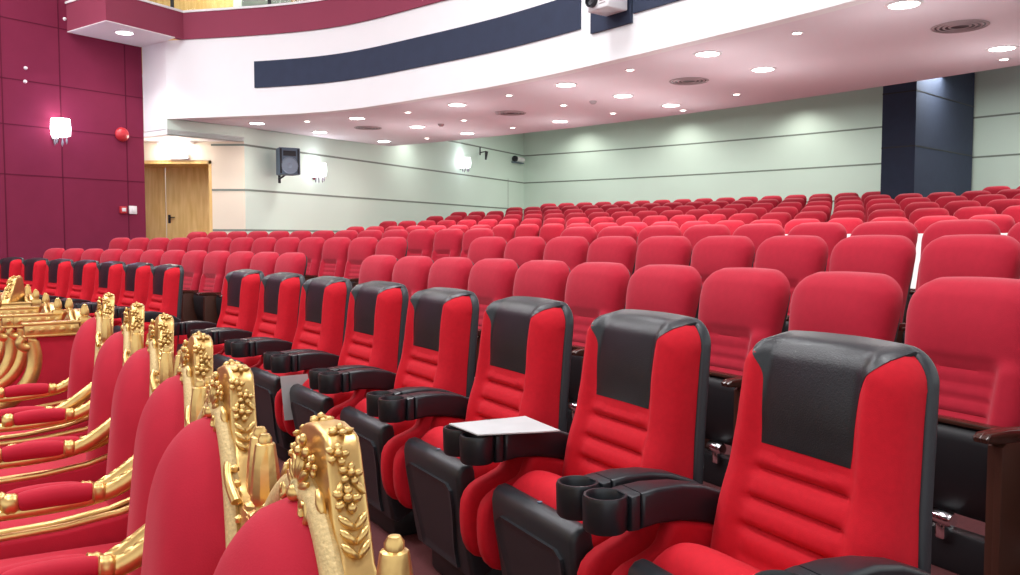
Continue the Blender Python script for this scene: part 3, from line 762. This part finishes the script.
# ------------------------------------------------------------------ papers
def sheet(name, c4, sag, label, cat):
    A, B, C, D = [Vector(c) for c in c4]
    def fn(i, j): 
        p = A.lerp(B, i).lerp(D.lerp(C, i), j); p.z += sag*math.sin(PI*j)*math.sin(PI*i)+.010*max(0, i-.8)*5*sag/.01*.2
        return p
    o = MB().grid(fn, 14, 10, back=lambda c: c-Vector((0, 0, .004))).build(name, M['paper']); tag(o, label, cat); return o
zp_ = .676
sheet('brochure', [at_z(449, 423.5, zp_+.004), at_z(525, 416.2, zp_+.004), at_z(560, 430.5, zp_+.006), at_z(478, 434.5, zp_+.004)], .006, 'white brochure lying flat across two cup holder armrests', 'paper')
a4 = pv+(4*sv+.264)/Rv
lf = MB().prism([(.28, .32), (.31, .56), (.46, .56), (.44, .32)], .244, .248, 'x').build('leaflet', M['paper'])
lf.location = ring(Rv, a4); lf.rotation_euler = (0, 0, PI/2+a4); tag(lf, 'pale paper leaflet tucked upright beside the fifth black-topped seat', 'paper')
# ------------------------------------------------------------------ ceiling lamps and fittings
big = [(257, 123), (357, 118), (320, 132), (384, 141), (417, 126.5), (457, 104.5), (467, 133), (566, 84.5), (623, 95.5), (560, 121), (671, 105), (707.7, 53.4), (763, 69), (904, 4), (1002, 48)]
dl = thing('ceiling_downlight')
MB().lathe([(.125, -.012), (.150, -.010), (.155, 0), (.120, .0)], n=32, closed=True).build('rim', M['white_plastic'], dl)
MB().lathe([(0, -.008), (.122, -.008), (.122, .0), (0, .0)], n=32).build('diffuser', M['lamp'], dl)
def spot_lamp(name, p, energy, size=2.4, blend=.9, col=(1, .95, .90), rad=.1):
    l = bpy.data.lights.new(name, 'SPOT'); l.energy = energy; l.spot_size = size; l.spot_blend = blend; l.color = col; l.shadow_soft_size = rad
    o = bpy.data.objects.new(name, l); COL.objects.link(o); o.location = p; return o
def point(p, e, col=(.9, .92, 1), r=.12, name='sconce_lamp'):
    l = bpy.data.lights.new(name, 'POINT'); l.energy = e; l.color = col; l.shadow_soft_size = r; o = bpy.data.objects.new(name, l); COL.objects.link(o); o.location = p
order = sorted(range(len(big)), key=lambda i: big[i][0])
for n, i in enumerate(order):
    px, py = big[i]; p = at_z(px, py, ZS); lab = 'large round lit downlight in the pink soffit, %s from the left' % ORD[n]
    if n == 0: dl.location = p; tag(dl, lab, 'ceiling light', 'large round soffit downlights')
    else: dup(dl, p, 0, lab)
    kE = .3 if px < 390 else 1
    spot_lamp('downlight_lamp', p-Vector((0, 0, .03)), 110*kE); point(p-Vector((0, 0, .80)), 9*kE, (1, .93, .92), .12, 'soffit_fill_lamp')  # point light is added fill below each downlight, to brighten the soffit
small = [(307, 121), (408, 112), (464, 120), (427, 138), (509, 95), (512.6, 127.5), (563.5, 105), (630, 69.6), (613, 113), (683, 110), (736.6, 94), (797, 32.6), (1004, 59)]
sp = thing('ceiling_spotlight')
MB().lathe([(.045, -.010), (.062, -.008), (.066, 0), (.042, .0)], n=20, closed=True).build('rim', M['white_plastic'], sp)
MB().lathe([(0, -.012), (.030, -.011), (.044, -.004), (.044, .0), (0, .0)], n=20).build('bulb', M['spot'], sp)
for n, (px, py) in enumerate(sorted(small)):
    p = at_z(px, py, ZS); lab = 'small warm spotlight in the pink soffit, %s from the left' % ORD[n]
    if n == 0: sp.location = p; tag(sp, lab, 'ceiling light', 'small soffit spotlights')
    else: dup(sp, p, 0, lab)
p = at_z(124.5, 32.5, ZW-.014)
dup(dl, p, 0, 'round downlight under the wine red balcony end', 'balcony downlight'); spot_lamp('downlight_lamp', p-Vector((0, 0, .03)), 60, 1.9)
vt = thing('air_vent')
vm = MB()
for k in range(4):
    r = .24-.05*k; vm.lathe([(r-.012, -.010), (r, -.014), (r+.012, -.004), (r, .0)], n=36, closed=True)
vm.build('ring', M['grey'], vt)
MB().lathe([(0, -.004), (.22, -.004), (.22, 0), (0, 0)], n=36).build('backing', M['dark_metal'], vt)
for n, (px, py) in enumerate(sorted([(510.6, 112.7), (689, 80.7), (960, 26), (368, 127.6)])):
    p = at_z(px, py, ZS); lab = 'round slotted air vent in the pink soffit, %s from the left' % ORD[n]
    if n == 0: vt.location = p; tag(vt, lab, 'air vent', 'round soffit air vents')
    else: dup(vt, p, 0, lab)
sd = MB().lathe([(0, -.045), (.03, -.045), (.045, -.03), (.055, -.012), (.055, 0), (0, 0)], n=20).build('smoke_detector', M['grey'])
for n, (px, py) in enumerate(sorted([(593, 101), (441, 124), (498, 112)])):
    p = at_z(px, py, ZS); lab = 'small smoke detector in the pink soffit, %s from the left' % ORD[n]
    if n == 0: sd.location = p; tag(sd, lab, 'smoke detector', 'soffit smoke detectors')
    else:
        c = sd.copy(); COL.objects.link(c); c.location = p; c['label'] = lab
# wall sconces (local -Y looks into the hall)
def sconce():
    r = thing('wall_sconce')
    MB().lathe([(0, 0), (.06, 0), (.06, .015), (.03, .03), (0, .03)], (0, 0, 0), 20, rot=Matrix.Rotation(PI/2, 3, 'X')).build('backplate', M['chrome'], r)
    MB().tube([(0, -.02, 0), (0, -.10, -.03), (0, -.14, .02)], .012, 8, smooth=2).build('arm', M['chrome'], r)
    MB().lathe([(.055, 0), (.13, .02), (.14, .12), (.13, .26), (.125, .26), (.12, .12), (.05, .01)], (0, -.16, .0), 24, closed=True).build('shade', M['sconce'], r)
    MB().ball((0, -.16, .13), .075).build('bulb', M['sconce'], r)
    for k in range(7):
        a = 2*PI*k/7
        MB().lathe([(0, 0), (.012, .03), (.016, .05), (.006, .10), (0, .11)], (.085*math.cos(a), -.16+.085*math.sin(a), -.10-.03*(k % 2)), 6).build('crystal', M['crystal'], r)
    return r
sc = sconce()
angL = math.atan2(LWD.y, LWD.x); angR = math.atan2(RWD.y, RWD.x)
def on_left(px, py): return at_line(px, py, LW0, LWD)
p = on_left(313, 177); sc.location = p+Vector((LWN.x, LWN.y, 0))*.01; sc.rotation_euler = (0, 0, angL); tag(sc, 'lit crystal wall sconce on the pale green wall beside the speaker', 'wall lamp')
point(p+Vector((LWN.x, LWN.y, 0))*.34+Vector((0, 0, .16)), 1.6)
p = on_left(460, 168); dup(sc, p+Vector((LWN.x, LWN.y, 0))*.01, angL, 'lit crystal wall sconce on the pale green wall near the far corner'); point(p+Vector((LWN.x, LWN.y, 0))*.34+Vector((0, 0, .16)), 1.6)
p = rwp(55, 138); q = dup(sc, p+Vector((RWN.x, RWN.y, 0))*.01, angR, 'bright white crystal sconce on the wine red wall'); q.scale = (1.05, 1.05, 1.1)
point(p+Vector((RWN.x, RWN.y, 0))*.36+Vector((0, 0, .16)), 8, (.45, .5, 1))
# loudspeaker
p = on_left(273, 163); n3 = Vector((LWN.x, LWN.y, 0))
lsp = thing('loudspeaker', 'grey loudspeaker on a bracket on the pale green wall', 'loudspeaker', p+n3*.34+Vector((0, 0, -.24)), angL-.55)
MB().prism([(-.20, -.16), (.20, -.16), (.16, .16), (-.16, .16)], 0, .50, 'z', .02).build('cabinet', M['grey_plastic'], lsp)
MB().lathe([(0, .0), (.04, .005), (.05, .012), (.14, .0), (.155, .012), (.16, 0)], (0, -.162, .17), 28, rot=Matrix.Rotation(PI/2, 3, 'X')).build('woofer', M['cone'], lsp)
MB().prism([(-.12, .345), (.12, .345), (.12, .44), (-.12, .44)], -.168, -.158, 'y', .004).build('horn', M['dark_metal'], lsp)
hb = MB()
for s_ in (-1, 1): hb.box((s_*.165, -.164, .25), (.035, .012, .46), .004)
hb.build('grille_frame', M['dark_metal'], lsp)
MB().tube([(0, .1, .02), (-.03, .22, -.03), (-.05, .36, -.05)], .018, 8, smooth=1).box((-.05, .37, -.05), (.08, .02, .16), .004).build('bracket', M['dark_metal'], lsp)
# empty bracket
p = on_left(478, 153)
br = thing('wall_bracket', 'small dark empty bracket on the pale green wall right of the far sconce', 'bracket', p, angL)
MB().box((.10, -.012, .06), (.03, .024, .22), .005).build('plate', M['dark_metal'], br)
MB().tube([(.10, -.02, .02), (-.02, -.20, .02), (-.06, -.28, .0)], .016, 8).build('arm', M['dark_metal'], br)
MB().prism([(-.34, .02), (-.26, .04), (-.26, -.20), (-.29, -.20)], -.09, -.04, 'x', .004).build('hook', M['dark_metal'], br)
# white unit by the corner
p = on_left(516, 159.5)
bx = thing('wall_light_unit', 'white tube shaped unit with dark ends high in the far corner', 'wall unit', p+n3*.10, angL)
MB().tube([(-.25, 0, 0), (.25, 0, 0)], .075, 16).build('body', M['white_plastic'], bx, 30)
MB().lathe([(0, 0), (.085, 0), (.085, .07), (0, .07)], (-.30, 0, 0), 18, rot=Matrix.Rotation(PI/2, 3, 'Y')).build('end_cap', M['dark_metal'], bx)
MB().box((0, .04, -.10), (.64, .12, .025), .005).build('shelf', M['grey_plastic'], bx)
# fittings on the wine wall
w3 = Vector((RWN.x, RWN.y, 0))
p = rwp(121, 134.5)
fb = thing('fire_bell', 'round red fire bell on the wine red wall', 'fire bell', p, angR)
MB().lathe([(0, .085), (.04, .082), (.09, .06), (.115, .03), (.12, 0), (0, 0)], (0, -.02, 0), 24, rot=Matrix.Rotation(PI/2, 3, 'X')).build('gong', M['red_paint'], fb, 60)
MB().box((0, -.018, -.02), (.12, .03, .16), .01).build('base', M['red_paint'], fb)
p = rwp(122.5, 210)
cp = thing('fire_call_point', 'small red fire call point low on the wine red wall', 'call point', p, angR)
MB().box((0, -.02, 0), (.12, .05, .12), .012).build('housing', M['red_paint'], cp); MB().box((0, -.048, .005), (.07, .008, .06), .002).build('glass_plate', M['white_plastic'], cp)
p = rwp(132.5, 210)
wp = thing('wall_plate', 'square white plate beside the red call point', 'wall plate', p, angR)
MB().box((0, -.012, 0), (.14, .024, .14), .006).build('frame', M['white_plastic'], wp); MB().box((0, -.026, 0), (.05, .008, .07), .002).build('switch', M['white_plastic'], wp)
for n, (px, py) in enumerate([(64.5, 19), (25.5, 68), (25, 81.5)]):
    p = rwp(px, py)
    o = MB().lathe([(0, .035), (.014, .035), (.024, .02), (.028, 0), (0, 0)], (0, -.0, 0), 14, rot=Matrix.Rotation(PI/2, 3, 'X')).build('wall_sensor', M['white_plastic'])
    o.location = p; o.rotation_euler = (0, 0, angR)
    tag(o, ['tiny white wall sensor beside the wine red balcony end', 'upper of two tiny white sensors on the wine red wall', 'lower of two tiny white sensors on the wine red wall'][n], 'sensor')
# exit sign and lobby lamp
p = at_y(180, 156, YL-.02)
ex = thing('exit_sign', 'small lit sign box above the wooden double door', 'sign', p)
MB().box((0, -.02, 0), (.34, .05, .13), .008).build('housing', M['grey'], ex); MB().box((0, -.047, 0), (.30, .006, .09), .002).build('face', M['sign'], ex)
p = at_z(176, 141.5, 3.045)
ll = thing('lobby_lamp', 'bright white ceiling lamp over the wooden double door', 'ceiling light', (p.x, p.y, 3.05))
MB().box((0, 0, -.03), (.62, .22, .06), .01).build('housing', M['white_plastic'], ll); MB().box((0, 0, -.062), (.56, .17, .012), .004).build('diffuser', M['lamp'], ll)
point(Vector((p.x, p.y-.1, 2.90)), 20, (1, .93, .82), .15)
# ------------------------------------------------------------------ hall lighting
def area(name, loc, size, e, col=(.96, .98, 1), rot=(0, 0, 0), sy=None):
    l = bpy.data.lights.new(name, 'AREA'); l.energy = e; l.size = size; l.color = col
    if sy: l.shape = 'RECTANGLE'; l.size_y = sy
    o = bpy.data.objects.new(name, l); COL.objects.link(o); o.location = loc; o.rotation_euler = rot
for (x, y) in ((-1.5, 1.0), (-3.5, 5.0), (1.8, 3.6), (-1.0, 8.0), (-5.5, 9.5), (-6.5, 3.0), (-8.5, 7.0), (-8.3, 10.3)):  # last position is an added lamp, to brighten the wine red wall
    area('hall_and_fill_lamp', (x, y, 6.9), 1.6, 120)
for k in range(7):   # wall washers under the sloping ceiling
    a = aC-.05-.075*k; p = ring(RB-.75, a, 4.75); spot_lamp('wall_washer_lamp', p, 60, 2.3, .9, (1, .98, .92), .06)
for k in range(8):   # added unseen fill under the sloping ceiling, brightening the upper tier
    a = aC-.04-.085*k; p = ring(36.3, a, 3.68); area('upper_tier_fill_lamp', p, .8, 30 if k else 13, (1, .98, .95))
for k in range(9):  # ring of unseen fill lamps, added to brighten the back wall
    a = aC-.07-.075*k; p = ring(40.4, a, 4.42); area('rear_wall_fill_lamp', p, .9, 46, (.97, 1, .96))
point(Vector((EPS[8].x-.6, EPS[8].y+1.3, 6.3)), 70, (1, .95, .85), .2, 'balcony_fill_lamp')  # no fixture here; added to brighten the balcony interior
struct(MB().box((-4, 6, 7.3), (26, 26, .1)).build('ceiling_hall', M['white']))
w = bpy.data.worlds.new('world'); S.world = w; w.use_nodes = True
w.node_tree.nodes['Background'].inputs[0].default_value = (.93, .97, 1, 1); w.node_tree.nodes['Background'].inputs[1].default_value = .9
S.view_settings.view_transform = 'Standard'; S.view_settings.look = 'None'; S.view_settings.gamma = 1; S.view_settings.use_curve_mapping = False
S.view_settings.exposure = .55
